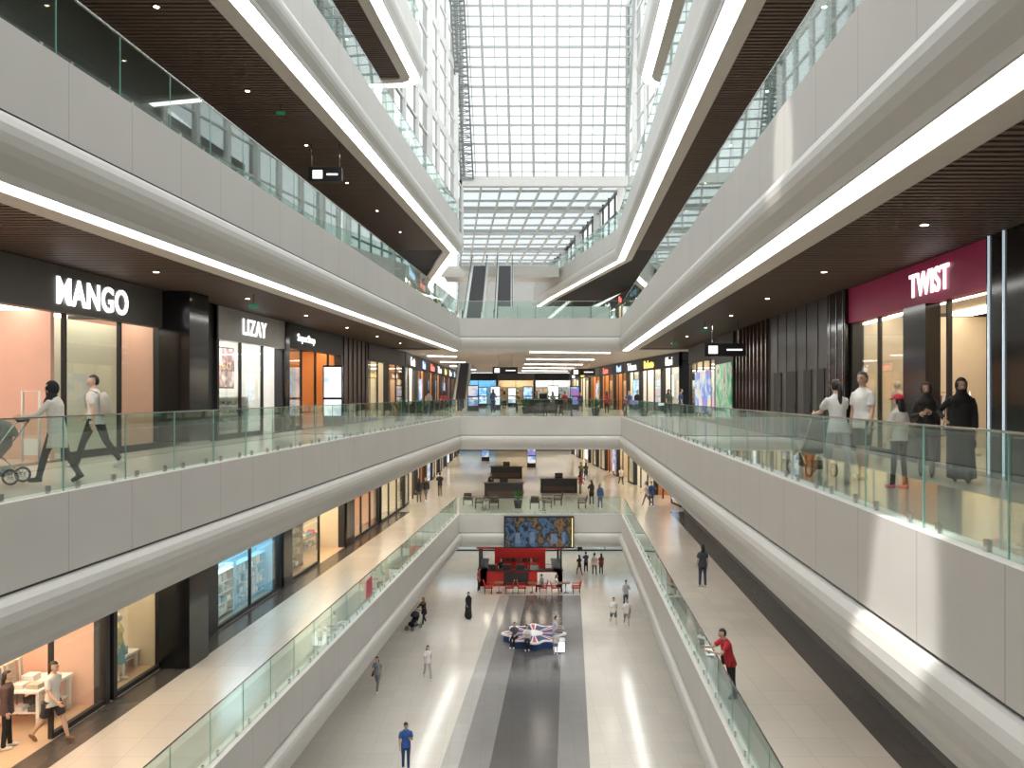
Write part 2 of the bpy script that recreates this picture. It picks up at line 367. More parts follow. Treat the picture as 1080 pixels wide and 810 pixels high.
# ------------------------------------------------------------ structure
def loop(near): return [(xL(near),near),(xL(48.8),48.8),(xR(48.8),48.8),(xR(near),near)]
paths={1:[(loop(-3),True)],2:[(loop(.35),True)],3:[(loop(-3),True)],
 4:[([(xL(-12),-12),(xL(48.8),48.8),(-6.3,63),(-7.6,76)],False),([(2.2,80),(3.3,72),(6.95,51.5),(xR(-12),-12)],False)],
 5:[([(xL(-12),-12),(xL(36.8),36.8),(xL(37.5)-.25,37.5),(xL(37.5)-.9,38),(-13,38.5)],False),([(15,38.5),(xR(37.5)+.9,38),(xR(37.5)+.25,37.5),(xR(36.8),36.8),(xR(-12),-12)],False)]}
for lv,pl in paths.items():
    T=F[lv]
    fl=MB('floor'); fa=MB('balcony_fascia'); ls=MB('cove_light_strip'); gl=MB('glass_balustrade'); ce=MB('ceiling')
    for path,cl in pl:
        ow=9.5 if lv<4 else 6
        fl.sweep(path,[(.3,T),(ow,T),(ow,T-1.78),(.3,T-1.78)],tile,cl,True)
        fa.sweep(path,[(.32,T-.02),(.32,T+.03),(0,T+.03),(0,T-1.12)],fascia,cl)
        fa.sweep(path,[(0,T-1.12),(.04,T-1.13),(.04,T-1.16)],dgrey,cl)
        fa.sweep(path,[(.04,T-1.16),(-.05,T-1.17),(-.12,T-1.25),(-.155,T-1.35),(-.165,T-1.47),(-.15,T-1.6),(-.11,T-1.72),(-.05,T-1.83),(.0,T-1.92),(.02,T-2.03),(.06,T-2.03),(.06,T-1.95)],bulge,cl,False)
        fa.sweep(path,[(.52,T-1.95),(.52,T-2.0),(.98,T-2.0),(.98,T-1.8)],soff,cl)
        ls.sweep(path,[(.065,T-1.985),(.515,T-1.985),(.515,T-1.95),(.065,T-1.95)],strip,cl,True)
        ce.sweep(path,[(.98,T-1.82),(ow,T-1.82)],dark,cl)
        # glass
        n=len(path)
        for i in range(n if cl else n-1):
            a=Vector(path[i]);b=Vector(path[(i+1)%n]); d=(b-a); L=d.length; d.normalize(); nn=Vector((-d.y,d.x))
            if L<1.2: continue
            cnt=max(1,int(L/1.55)); f=frame(a,d,nn); st=L/cnt
            for q in range(cnt):
                gl.fbox(f,q*st+.012,(q+1)*st-.012,.13,.148,T+.03,T+1.1,glass)
                gl.fbox(f,q*st+.3,q*st+.36,.115,.163,T+.03,T+.14,steel); gl.fbox(f,(q+1)*st-.36,(q+1)*st-.3,.115,.163,T+.03,T+.14,steel)
                gl.fbox(f,q*st-.006,q*st+.006,.13,.148,T+.03,T+1.1,gedge)
            gl.fbox(f,.13,L-.13,.122,.156,T+1.1,T+1.12,steel)
    fl.done(); fa.done(); ls.done(); gl.done()
    dl=M('downlight_glow',(1,.8,.5),.4,emit=14,var=.01)
    D=-2.
    end={1:48,2:48,3:48,4:48.5,5:37}[lv]
    if lv>1:
        while D<end:
            for f in(FL,FR): ce.fbox(f,D,D+.1,.98,4.1,T-1.9,T-1.83,slat)
            D+=.19
    ce.done()
    if lv>1:
        dd=MB('ceiling_downlights')
        for D in range(3,int(end)-1,5):
            for f in(FL,FR):
                c=f(D,2.4,T-1.93); dd.tube([c,(c[0],c[1],c[2]+.04)],.09,steel,12); dd.tube([(c[0],c[1],c[2]-.005),c],.06,dl,12)
        dd.done()
# far decks (escalator opening in the level above)
x0,x1=-5.3,-3.9
for lv in(1,2,3):
    T=F[lv]; fl=MB('floor'); c=MB('ceiling')
    if lv==3:
        fl.box(-16,22,58.3,71,T-1.8,T,tile); fl.box(-16,22,80,112,T-1.8,T,tile); fl.box(-16,x0,71,80,T-1.8,T,tile); fl.box(x1,22,71,80,T-1.8,T,tile)
        c.box(-12,20,50,71,T-1.9,T-1.84,soff); c.box(-12,20,80,100,T-1.9,T-1.84,soff); c.box(-12,x0,71,80,T-1.9,T-1.84,soff); c.box(x1,20,71,80,T-1.9,T-1.84,soff)
    else:
        fl.box(-16,22,58.3,112,T-1.8,T,tile); c.box(-12,20,50,100,T-1.9,T-1.84,soff)
    fl.done(); c.done()
    s=MB('ceiling_light_strip')
    for q in range(9):
        y=52+q*5.2; xa=-6.2 if q%2 else 1.2; s.bar((xa,y,T-1.93),(xa+(5.5 if q%2==0 else 2.0),y+1.2,T-1.93),.22,.05,strip)
    s.done()
fl=MB('floor'); T=F[4]; fl.box(-6,4,66.3,72,T-.5,T,tile); fl.box(-6,4,66.1,66.3,T-.9,T+.03,fascia); fl.done()
s=MB('low_partition'); T=F[3]; s.box(-.9,6.3,49.6,49.75,T+.06,T+.85,white)
for q in range(7): s.box(-.85+q*1.17,-.8+q*1.17,49.55,49.6,T,T+.9,steel)
s.done()
# ground floor with stripes
g=MB('floor')
G=frame((0,0),(.0741,1),(1,0))
cuts=[(-30,-4.75,tile0),(-4.75,-4.1,tlite),(-4.1,-2.95,tmid),(-2.95,-.45,tdark),(-.45,.75,tmid),(.75,30,tile0)]
for a,b,m in cuts: g.fbox(G,-14,53,a,b,-.1,0,m)
g.box(-30,40,53,90,-.1,0,tile0); g.done()
# border bands
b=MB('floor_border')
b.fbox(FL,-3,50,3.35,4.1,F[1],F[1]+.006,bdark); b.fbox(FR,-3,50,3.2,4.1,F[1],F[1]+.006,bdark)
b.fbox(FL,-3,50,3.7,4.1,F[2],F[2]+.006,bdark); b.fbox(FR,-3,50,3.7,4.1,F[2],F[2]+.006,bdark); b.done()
# plain walls for hidden levels
wl=MB('wall_left'); wr=MB('wall_right')
for lv in(0,3,4):
    T=F[lv]; e=60 if lv==0 else 49
    wl.fbox(FL,-12,e,4.1,4.4,T,T+LC,grey); wr.fbox(FR,-12,e,4.1,4.4,T,T+LC,grey)
wr.fbox(FR,-12,DR(1100),4.1,4.4,F[2],F[2]+LC,grey); wr.fbox(FR,-12,50,4.1,4.4,F[1],F[1]+LC,grey)
wl.fbox(FL,-12,9,4.1,4.4,F[2],F[2]+LC,grey); wl.fbox(FL,-12,9,4.1,4.4,F[1],F[1]+LC,grey)
wl.done(); wr.done()
wb=MB('wall_back'); wb.box(-20,16,-13,-12.6,0,F[5],white); wb.done()
# ------------------------------------------------------------ stores
def lightmat(col,e): return M('store_light_%d_%d'%(int(col[1]*100),int(e*10)),col,.5,emit=e*2.1,var=.01)
def garments(mb,f,u0,u1,o,z,pal,along='u'):
    u=u0
    while u<u1:
        c=R.choice(pal); h=R.uniform(.75,1.1); w=R.uniform(.03,.06)
        mb.hexa([f(u,o-.22,z-h),f(u,o+.22,z-h),f(u+w,o+.22,z-h),f(u+w,o-.22,z-h),f(u,o-.16,z-.05),f(u,o+.16,z-.05),f(u+w,o+.16,z-.05),f(u+w,o-.16,z-.05)],cloth(c))
        u+=w+.025
def rack(name,f,u0,u1,o,T,pal):
    r=MB(name)
    for u in(u0,u1): r.tube([f(u,o,T+.01),f(u,o,T+1.5)],.018,steel,6); r.bar(f(u,o-.25,T+.02),f(u,o+.25,T+.02),.03,.03,steel)
    r.bar(f(u0,o,T+1.48),f(u1,o,T+1.48),.03,.03,steel); garments(r,f,u0+.1,u1-.1,o,T+1.45,pal); r.done()
def dtable(f,u0,u1,o,T,pal,top=None,h=.85,lit=None):
    t=MB('display_table'); top=top or wood
    t.fbox(f,u0,u1,o,o+.8,T+h-.06,T+h,top)
    for a in(u0+.03,u1-.1):
        for b_ in(.03,.7): t.fbox(f,a,a+.07,o+b_,o+b_+.07,T,T+h-.06,top)
    t.fbox(f,u0+.1,u1-.1,o+.08,o+.72,T+.3,T+.34,top)
    u=u0+.08
    while u<u1-.4:
        for b_ in(.08,.44):
            c=cloth(R.choice(pal)); hh=R.uniform(.05,.2); t.fbox(f,u,u+.26,o+b_,o+b_+.28,T+h,T+h+hh,c); t.fbox(f,u+.02,u+.25,o+b_+.02,o+b_+.25,T+.34,T+.34+hh*.9,cloth(R.choice(pal)))
        u+=.36
    t.done()
def shelf(name,f,u0,u1,o,T,pal,h=2.6,n=5,bm=None,kind='box'):
    s=MB(name); bm=bm or white
    s.fbox(f,u0,u1,o+.33,o+.37,T+.02,T+h,bm)
    for u in(u0,u1-.04): s.fbox(f,u,u+.04,o,o+.33,T+.02,T+h,bm)
    for i in range(n):
        z=T+.15+i*(h-.3)/(n-1) if n>1 else T+1
        s.fbox(f,u0+.04,u1-.04,o,o+.33,z-.03,z,bm)
        if i==n-1: break
        u=u0+.1
        while u<u1-.35:
            w=R.uniform(.14,.3); hh=R.uniform(.1,.3); c=cloth(R.choice(pal))
            if kind=='shoe':
                s.fbox(f,u,u+.09,o+.04,o+.3,z,z+.05,c); s.fbox(f,u,u+.09,o+.2,o+.3,z+.05,z+.13,c); w=.13
            else: s.fbox(f,u,u+w,o+.06,o+.28,z,z+hh,c)
            u+=w+R.uniform(.03,.12)
    s.done()
PW=[(.6,.58,.54),(.45,.4,.33),(.12,.12,.13),(.5,.3,.25),(.25,.28,.33),(.7,.68,.66)]
PC=[(.6,.08,.1),(.1,.2,.5),(.7,.6,.2),(.1,.3,.15),(.6,.6,.6),(.05,.05,.06),(.6,.3,.1)]
def store(f,T,u0,u1,bo=4.1,band=None,fr=None,inside=None,light=(1,.9,.75),e=5,ent=None,depth=4.2,pal=PW,bh=3.3,step=2.0,goods=True,kind='box',sgn=None,minim=False,floor=None):
    band=band or grey; fr=fr or blackm; inside=inside or white
    s=MB('storefront')
    s.fbox(f,u0,u1,bo-.05,bo+.2,T+bh,T+LC,band)
    for u in(u0,u1-.15): s.fbox(f,u,u+.15,bo,bo+depth,T,T+LC,fr)
    s.fbox(f,u0,u1,bo+depth,bo+depth+.15,T,T+LC,inside)
    s.fbox(f,u0+.16,u1-.16,bo+depth-.02,bo+depth,T,T+3.5,inside)
    s.fbox(f,u0+.15,u0+.17,bo+.3,bo+depth,T,T+3.5,inside); s.fbox(f,u1-.17,u1-.15,bo+.3,bo+depth,T,T+3.5,inside)
    s.fbox(f,u0,u1,bo+.2,bo+depth,T+3.6,T+3.7,inside)
    if floor: s.fbox(f,u0+.16,u1-.16,bo+.02,bo+depth,T,T+.008,floor)
    lm=lightmat(light,e)
    for q in((.12,.24),(.6,.72)): s.fbox(f,u0+.4,u1-.4,bo+depth*q[0],bo+depth*q[1],T+3.5,T+3.6,lm)
    n=max(1,int(round((u1-u0)/step))); st=(u1-u0)/n
    for i in range(n):
        a=u0+i*st; b_=a+st; 
        if ent and a<ent[1]-.2 and b_>ent[0]+.2: continue
        s.fbox(f,a+.04,b_-.04,bo+.08,bo+.1,T+.12,T+bh,shopglass); s.fbox(f,a,b_,bo+.03,bo+.15,T,T+.12,fr)
    for i in range(n+1):
        a=min(max(u0+i*st,u0+.04),u1-.04); s.fbox(f,a-.03,a+.03,bo+.04,bo+.14,T,T+bh,fr)
    s.done()
    if goods:
        shelf('display_shelf',f,u0+.4,u1-.4,bo+depth-.45,T,pal,2.6,5,inside,kind)
        if u1-u0>3.5 and not minim:
            rack('clothing_rack',f,u0+.8,u0+.42*(u1-u0),bo+2.2,T,pal); rack('clothing_rack',f,u0+.58*(u1-u0),u1-.8,bo+1.7,T,pal)
def sign(txt,f,u,o,z,h,side,mat,length=None,bold=.006,ext=.012,space=1.08):
    cu=bpy.data.curves.new('t','FONT'); cu.body=txt; cu.size=1; cu.extrude=ext/h; cu.offset=bold; cu.align_x='CENTER'; cu.space_character=space
    ob=bpy.data.objects.new('t',cu); sc.collection.objects.link(ob)
    dg=bpy.context.evaluated_depsgraph_get(); me=bpy.data.meshes.new_from_object(ob.evaluated_get(dg)); bpy.data.objects.remove(ob)
    xs=[v.co.x for v in me.vertices]; ys=[v.co.y for v in me.vertices]; w=max(xs)-min(xs); hh=max(ys)-min(ys)
    sy=h/hh; sx=(length/w) if length else sy
    p=Vector(f(u,o,z)); d=Vector(f(u+1,o,z))-p; d.normalize()
    if side=='R': d=-d
    nrm=d.cross(Vector((0,0,1)))
    Mx=Matrix(((d.x*sx,0,nrm.x*sy,p.x),(d.y*sx,0,nrm.y*sy,p.y),(0,sy,0,p.z-(min(ys)+hh/2)*sy),(0,0,0,1)))
    me.transform(Mx); me.materials.clear(); me.materials.append(mat)
    o=bpy.data.objects.new('store_sign_letters',me); sc.collection.objects.link(o); return o
letw=M('sign_letter_white',(1,1,1),.4,emit=1.5,var=.01)
lety=M('sign_letter_yellow',(1,.75,.2),.4,emit=1.5,var=.01)
letb=M('sign_letter_blue',(.4,.6,1),.4,emit=1.8,var=.01)
letr=M('sign_letter_red',(1,.2,.15),.4,emit=1.5,var=.01)
T=F[2]
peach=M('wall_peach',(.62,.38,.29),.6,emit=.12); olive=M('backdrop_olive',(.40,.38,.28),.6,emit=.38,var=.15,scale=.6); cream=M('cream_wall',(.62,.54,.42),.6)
orange=M('orange_wall',(.5,.22,.08),.6); mag=M('magenta_panel',(.46,.03,.13),.4); marble=M('grey_marble',(.34,.33,.31),.3,var=.15,scale=2)
# left L2
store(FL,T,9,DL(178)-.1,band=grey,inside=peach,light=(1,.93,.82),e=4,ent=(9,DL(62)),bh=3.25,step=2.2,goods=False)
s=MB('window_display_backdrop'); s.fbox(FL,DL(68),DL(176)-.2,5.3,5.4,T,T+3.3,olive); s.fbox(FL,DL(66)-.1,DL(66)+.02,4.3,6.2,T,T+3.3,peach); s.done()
rack('clothing_rack',FL,13.2,15.6,6.4,T,PW)
for u in(14.6,16.4):
    s=MB('security_gate'); c=FL(u,4.0,T); s.tube([(c[0],c[1]-.01,T+.01),(c[0],c[1]-.01,T+1.5),(c[0]-.35,c[1]-.01,T+1.5),(c[0]-.35,c[1]-.01,T+.01)],.03,white,6,(0,1,0)); s.box(c[0]-.33,c[0]-.02,c[1]-.02,c[1],T+.15,T+.5,white); s.done()
store(FL,T,DL(229),DL(299),band=marble,inside=white,light=(1,.97,.92),e=6,ent=(DL(290),DL(299)),bh=3.2,kind='shoe',pal=PW,minim=True)
shelf('shoe_display',FL,DL(236),DL(285),4.9,T,PW,1.5,5,white,'shoe')
po=M_poster('poster_portrait',[(.75,.7,.68),(.6,.25,.28),(.15,.1,.1),(.7,.5,.45),(.8,.75,.72)],1.6,.5)
s=MB('wall_poster'); s.fbox(FL,DL(246),DL(284),5.4,5.44,T+1.7,T+3.1,po); s.fbox(FL,DL(246)-.05,DL(284)+.05,5.44,5.48,T+1.65,T+3.15,blackm); s.done()
store(FL,T,DL(303),DL(360),band=blackm,inside=orange,light=(1,.7,.4),e=5,ent=(DL(330),DL(360)),pal=PC,minim=True)
shelf('display_shelf',FL,DL(306),DL(327),4.7,T,PC,2.6,6,wood)
s=MB('wall_left')
s.fbox(FL,DL(178)-.1,DL(198),4.0,4.4,T,T+LC,black)
for q in range(3): s.fbox(FL,DL(181)+q*.55,DL(181)+q*.55+.03,3.98,4.0,T,T+LC,steel)
s.fbox(FL,DL(198),DL(229),4.2,4.4,T,T+LC,blackm); s.fbox(FL,DL(299),DL(303),4.0,4.4,T,T+LC,black)
s.done()
s=MB('square_pillar'); s.fbox(FL,DL(200,3.3),DL(200,3.3)+1.1,3.3,4.15,T,T+LC,black); s.fbox(FL,DL(200,3.3)-.03,DL(200,3.3)+1.13,3.27,4.18,T,T+.12,steel); s.done()
brn=M('brown_panel',(.07,.04,.03),.3)
s=MB('wall_left')
s.fbox(FL,DL(360),DL(388),4.1,4.4,T,T+LC,brn)
for q in range(7): s.fbox(FL,DL(360)+.3+q*.8,DL(360)+.36+q*.8,4.05,4.1,T,T+LC,blackm)
s.done()
store(FL,T,DL(388),DL(410),band=blackm,inside=cream,light=(1,.85,.65),e=4,ent=(DL(400),DL(410)),pal=PW,minim=True)
store(FL,T,DL(410),51.8,band=blackm,inside=orange,light=(1,.8,.55),e=4,ent=None,pal=PC,minim=True)
scr=M_poster('screen_blue',[(.02,.08,.3),(.6,.75,.9),(.05,.3,.6),(.8,.85,.9)],1.2,1.3)
scw=M_poster('screen_pale',[(.3,.5,.75),(.8,.88,.95),(.9,.95,1),(.3,.5,.8)],1.2,1.1)
def totem2(x,y,T,m,h=2.5,w=.75):
    t=MB('digital_totem'); t.box(x-w/2,x+w/2,y-.08,y+.08,T+.05,T+h,black); t.box(x-w/2-.08,x+w/2+.08,y-.25,y+.25,T,T+.05,steel)
    t.box(x-w/2+.05,x+w/2-.05,y-.095,y-.08,T+1.3,T+h-.08,m); t.box(x-w/2+.05,x+w/2-.05,y-.095,y-.08,T+.5,T+1.2,m); t.done()
x=xL(34)-3.3; totem2(x,34,T,scw,2.7,.85)
sign('MANGO',FL,(DL(48)+DL(137))/2,4.02,T+3.72,.62,'L',letw,2.7,.02)
sign('LIZAY',FL,(DL(253)+DL(279))/2,4.02,T+3.75,.55,'L',letw,2.0)
sign('SuperStep',FL,(DL(310)+DL(332))/2,4.02,T+3.72,.4,'L',letw,2.1)
# right L2
PR=[(.4,.05,.12),(.12,.1,.1),(.5,.42,.35),(.7,.65,.6)]
store(FR,T,DR(1046),DR(897),band=mag,inside=cream,light=(1,.86,.66),e=4,ent=(DR(1040),DR(985)),bh=3.35,step=1.75,pal=PR)
rack('clothing_rack',FR,DR(1044)+.3,DR(1012),5.0,T,[(.5,.03,.15),(.55,.1,.2),(.1,.08,.1)])
shelf('display_shelf',FR,DR(1008),DR(985),6.6,T,PR,2.4,5,wood)
sign('TWIST',FR,(DR(963)+DR(1005))/2,4.02,T+3.8,.52,'R',letw,1.75,.012)
s=MB('wall_right')
s.fbox(FR,DR(982),DR(958),3.98,4.3,T,T+3.35,black)
s.fbox(FR,DR(1100),DR(1046),4.0,4.4,T,T+LC,black)
for q in(1050,1066): s.fbox(FR,DR(q),DR(q)+.03,3.97,4.0,T,T+LC,M('blue_white_line',(.7,.85,1),.4,emit=.5))
s.fbox(FR,DR(897),DR(878),3.95,4.4,T,T+LC,black)
for q in(895,888,881): s.fbox(FR,DR(q)-.02,DR(q)+.02,3.93,3.95,T,T+LC,steel)
s.fbox(FR,DR(878),DR(812),4.05,4.4,T,T+LC,dgrey)
u=DR(878)
while u<DR(812): s.fbox(FR,u,u+.025,4.035,4.05,T,T+LC,blackm); u+=1.1
s.fbox(FR,DR(812),DR(776),4.1,4.4,T,T+LC,dgrey); u=DR(812)
while u<DR(777): s.fbox(FR,u,u+.12,3.95,4.1,T,T+LC,M('brown_reflective_fin',(.22,.15,.12),.15,.7)); u+=.62
s.done()
d=MB('door_1')
for a,b_ in((872,864),(858,850),(842,832),(826,818)): 
    d.fbox(FR,DR(a),DR(b_),4.02,4.05,T,T+2.2,blackm); d.fbox(FR,DR(a)+.08,DR(a)+.12,3.98,4.02,T+.9,T+1.15,steel)
d.done()
ad1=M_poster('poster_green',[(.02,.2,.1),(.1,.5,.25),(.6,.6,.5),(.02,.12,.06)],1.3,.35); ad2=M_poster('poster_colour',[(.6,.1,.3),(.1,.3,.7),(.8,.8,.8),(.7,.5,.1)],1.3,.7)
s=MB('advert_panel'); s.fbox(FR,DR(776),DR(756),3.98,4.3,T,T+LC,blackm); s.fbox(FR,DR(775),DR(758),3.94,3.98,T+.3,T+2.9,ad1); s.done()
store(FR,T,DR(756),DR(727),band=blackm,inside=cream,light=(1,.85,.6),e=6,ent=None,pal=PC,minim=True)
s=MB('advert_panel'); s.fbox(FR,DR(752),DR(736),3.94,3.98,T+.4,T+2.7,ad2); s.done()
def hangsign(xc,u,T,w=.75):
    h=MB('hanging_wayfinding_sign')
    h.box(xc-w,xc+w,u-.06,u+.06,T+2.9,T+3.4,blackm); h.box(xc-w+.15,xc-w+.5,u-.07,u-.06,T+3.0,T+3.3,letw); h.box(xc+.05,xc+w-.15,u-.07,u-.06,T+3.12,T+3.18,letw)
    for q in(-.5,.5): h.tube([(xc+q,u,T+3.4),(xc+q,u,T+LC)],.015,steel,6)
    h.done()
hangsign(xR(30)+2.6,30,T,.8); hangsign(xL(28)-1.7,28,F[3],.6); hangsign(-.5,56,F[2],.9); hangsign(5.5,60,F[2],.9)
for f,u,lv in((FL,22,2),(FL,24,3),(FR,30,2),(FR,38,2)):
    e=MB('emergency_exit_sign'); c=f(u,1.8,F[lv]+LC-.4); e.box(c[0]-.13,c[0]+.13,c[1]-.02,c[1]+.02,c[2],c[2]+.1,M('exit_green',(.02,.22,.12),.4,emit=.3)); e.tube([(c[0],c[1],c[2]+.1),(c[0],c[1],F[lv]+LC)],.01,blackm,6); e.done()
# left L1
T=F[1]
store(FL,T,9,DL(116),band=blackm,inside=peach,light=(1,.8,.55),e=8,ent=(9,DL(60)),pal=PW,floor=woodf)
store(FL,T,DL(120),DL(178),band=blackm,inside=cream,light=(1,.82,.6),e=8,ent=None,step=2.3,pal=PW,minim=True,floor=woodf)
dtable(FL,DL(74),DL(108),4.8,T,PW,white); dtable(FL,12.5,14.2,5.0,T,PW,white)
dtable(FL,DL(158),DL(174),4.8,T,[(.1,.3,.4),(.2,.45,.5),(.6,.5,.3)],white,.5)
s=MB('wall_left'); s.fbox(FL,DL(178),DL(228),4.1,4.4,T,T+LC,blackm); s.fbox(FL,DL(297),DL(306),4.0,4.4,T,T+LC,black); s.fbox(FL,DL(364),DL(372),4.0,4.4,T,T+LC,black); s.done()
s=MB('square_pillar'); s.fbox(FL,DL(200,3.3),DL(200,3.3)+1.1,3.3,4.15,T,T+LC,black); s.done()
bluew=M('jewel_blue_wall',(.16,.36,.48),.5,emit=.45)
PJ=[(.8,.86,.9),(.2,.4,.5),(.6,.72,.78),(.85,.85,.8)]
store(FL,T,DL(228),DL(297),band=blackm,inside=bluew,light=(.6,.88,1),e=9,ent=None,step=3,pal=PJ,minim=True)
shelf('jewelry_display',FL,DL(232),DL(262),4.6,T,PJ,1.7,5,white); shelf('jewelry_display',FL,DL(264),DL(294),4.6,T,PJ,1.7,5,bluew)
store(FL,T,DL(306),DL(364),band=blackm,inside=cream,light=(1,.82,.55),e=9,ent=(DL(340),DL(364)),step=3,pal=PW,minim=True,floor=woodf)
shelf('display_shelf',FL,DL(309),DL(334),4.7,T,PW,2.2,5,wood); dtable(FL,DL(345),DL(360),5.2,T,PC,wood)
store(FL,T,DL(372),DL(400),band=blackm,inside=orange,light=(1,.75,.5),e=8,ent=None,pal=PC,minim=True)
store(FL,T,DL(402),52,band=blackm,inside=cream,light=(1,.85,.65),e=8,ent=None,pal=PC,minim=True)
mq=M('mannequin_plastic',(.5,.45,.4),.4)
for px,cc in((128,(.08,.25,.3)),(150,(.5,.42,.15))):
    u=DL(px); c=FL(u,4.75,T); person('mannequin',c,-80,1.78,True,'stand',cc,(.1,.28,.3),'short','skirt',.86,skinmat=mq,hair='none')
for px in(918,942):
    c=FR(DR(px),4.8,F[2]); person('mannequin',c,100,1.78,True,'stand',R.choice([(.5,.4,.35),(.05,.05,.05)]),(.5,.45,.4),'long','abaya',.7,skinmat=mq,hair='none')
# far facades
FFL=frame((-7.15,52),(.01,1),(-1,0)); FFR=frame((11.2,52),(-.081,1),(1,0)); FFE=frame((-7,104),(1,0),(0,1))
names=['Penti','Koton','Flo','Gratis','Mavi','Defacto','Teknosa']; ni=0
for lv in(1,2,3):
    T=F[lv]
    for f,L,sd in((FFL,50,'L'),(FFR,50,'R')):
        u=0.
        while u<L-4:
            w=R.choice([4.5,5.5,6.5]); w=min(w,L-u)
            store(f,T,u,u+w,bo=0,band=R.choice([blackm,blackm,blackm,grey]),inside=R.choice([cream,white,orange,cream]),light=R.choice([(1,.85,.6),(1,.9,.75),(.85,.9,1)]),e=6,ent=(u+w*.6,u+w) ,depth=3,pal=PC,minim=True)
            ni+=1; sign(names[ni%7],f,u+w/2,-.08,T+3.75,.6,sd,[letw,lety,letw,letb,letr][ni%5],None)
            if ni%3==0:
                a_=MB('advert_panel'); a_.fbox(f,u+.3,u+1.5,-.12,-.06,T+.4,T+2.6,[scr,ad2,scw][ni%9//3]); a_.done()
            u+=w
    if lv==3: continue
    store(FFE,T,0,5,bo=0,band=blackm,inside=bluew,light=(.6,.8,1),e=5,depth=3,pal=PC,minim=True)
    store(FFE,T,5,10,bo=0,band=grey,inside=cream,light=(1,.85,.6),e=5,depth=3,pal=PC,minim=True)
    store(FFE,T,10,15,bo=0,band=blackm,inside=white,light=(1,.95,.9),e=5,depth=3,pal=PC,minim=True)
w=MB('wall_far'); w.box(-14,20,72,72.3,0,F[1]-1.9,cream); w.box(-16,22,111,111.3,F[3],F[4]+6,white); w.done()
f0=frame((-7,68),(1,0),(0,1))
for i in range(3): store(f0,0,i*6.5,i*6.5+6.4,bo=0,band=grey,inside=cream,light=(1,.8,.5),e=5,depth=3,pal=PC,minim=True)
for x_,y_,lv in((-1.5,70,2),(1.5,74,2),(-3,80,2),(3.5,66,2),(-3.2,64,2),(0,86,2),(5.8,72,2),(-3,88,1),(2,80,1)): totem2(x_,y_,F[lv],R.choice([scr,scw,ad2]),2.2,.9)
# ------------------------------------------------------------ escalators
stepm=M('escalator_step',(.10,.10,.11),.4,.6); hrail=M('handrail_black',(.01,.01,.01),.4)
def escalator(x,y0,z0,rise,w=1.0):
    e=MB('escalator'); run=rise/math.tan(math.radians(27)); y1=y0+run
    pl=[(y0-1.3,z0),(y0,z0),(y1,z0+rise),(y1+1.3,z0+rise)]
    for s in(-1,1):
        xs=x+s*(w/2+.12)
        for (a,b_) in zip(pl[:-1],pl[1:]):
            e.hexa([(xs-.12,a[0],a[1]-.55),(xs+.12,a[0],a[1]-.55),(xs+.12,b_[0],b_[1]-.55),(xs-.12,b_[0],b_[1]-.55),(xs-.12,a[0],a[1]+.18),(xs+.12,a[0],a[1]+.18),(xs+.12,b_[0],b_[1]+.18),(xs-.12,b_[0],b_[1]+.18)],white)
            e.hexa([(xs-.01,a[0],a[1]+.18),(xs+.01,a[0],a[1]+.18),(xs+.01,b_[0],b_[1]+.18),(xs-.01,b_[0],b_[1]+.18),(xs-.01,a[0],a[1]+.95),(xs+.01,a[0],a[1]+.95),(xs+.01,b_[0],b_[1]+.95),(xs-.01,b_[0],b_[1]+.95)],shopglass)
        pts=[(xs,y0-1.3,z0+.3),(xs,y0-1.5,z0+.5),(xs,y0-1.5,z0+.8),(xs,y0-1.3,z0+.98)]+[(xs,a[0],a[1]+.98) for a in pl[1:]]
        e.tube(pts,.04,hrail,8,(1,0,0))
    n=int(rise/.2)
    for i in range(n):
        yy=y0+run*i/n; zz=z0+rise*i/n
        e.box(x-w/2,x+w/2,yy,yy+run/n+.02,zz-.2,zz+.2,stepm)
    e.box(x-w/2,x+w/2,y0-1.3,y0,z0-.1,z0+.02,steel); e.box(x-w/2,x+w/2,y1,y1+1.3,z0+rise-.1,z0+rise+.02,steel)
    e.done()
escalator(-4.6,67,F[2],F[3]-F[2],.8)
for x_ in(-2.75,-.6): escalator(x_,54.2,F[3],F[4]-F[3])
# ------------------------------------------------------------ skylight & shafts
sk=MB('skylight_window'); zb=CZ+16.5; zt=CZ+29; yb,yt=60.,55.
def SP(a,b_):
    xl=-3.66+(-4.15+3.66)*b_; xr=8.8+(8.7-8.8)*b_
    return Vector((xl+(xr-xl)*a,yb+(yt-yb)*b_,zb+(zt-zb)*b_))
sk.add([SP(0,0),SP(1,0),SP(1,1),SP(0,1)],[(0,1,2,3)],skyglass)
for i in range(15):
    w_=.19 if i%2==0 else .06; sk.bar(SP(i/14,0),SP(i/14,1),w_,.1,mull)
for j in range(21):
    w_=.16 if j%2==0 else .055; sk.bar(SP(0,j/20),SP(1,j/20),.08,w_,mull)
sk.bar(SP(-.03,-.01),SP(1.03,-.01),.6,.7,white)
ld=M('ladder_grey',(.22,.24,.24),.4,.3)
for k in range(44):
    sk.bar(SP(-.02,k/44)+Vector((0,-.4,0)),SP(.055,k/44)+Vector((0,-.4,0)),.07,.07,ld)
    a_,b_=(-.02,.055) if k%2 else (.055,-.02); sk.bar(SP(a_,k/44)+Vector((0,-.4,0)),SP(b_,(k+1)/44)+Vector((0,-.4,0)),.05,.05,ld)
for q in(-.02,.055): sk.bar(SP(q,0)+Vector((0,-.4,0)),SP(q,1)+Vector((0,-.4,0)),.12,.12,ld)
sk.done()
r=MB('skylight_roof'); zr=CZ+16.5
def RP(a,d):
    t=(d-60)/45; xl=-3.9-3.5*t; xr=8.9-4.6*t; return Vector((xl+(xr-xl)*a,d,zr-.6*t))
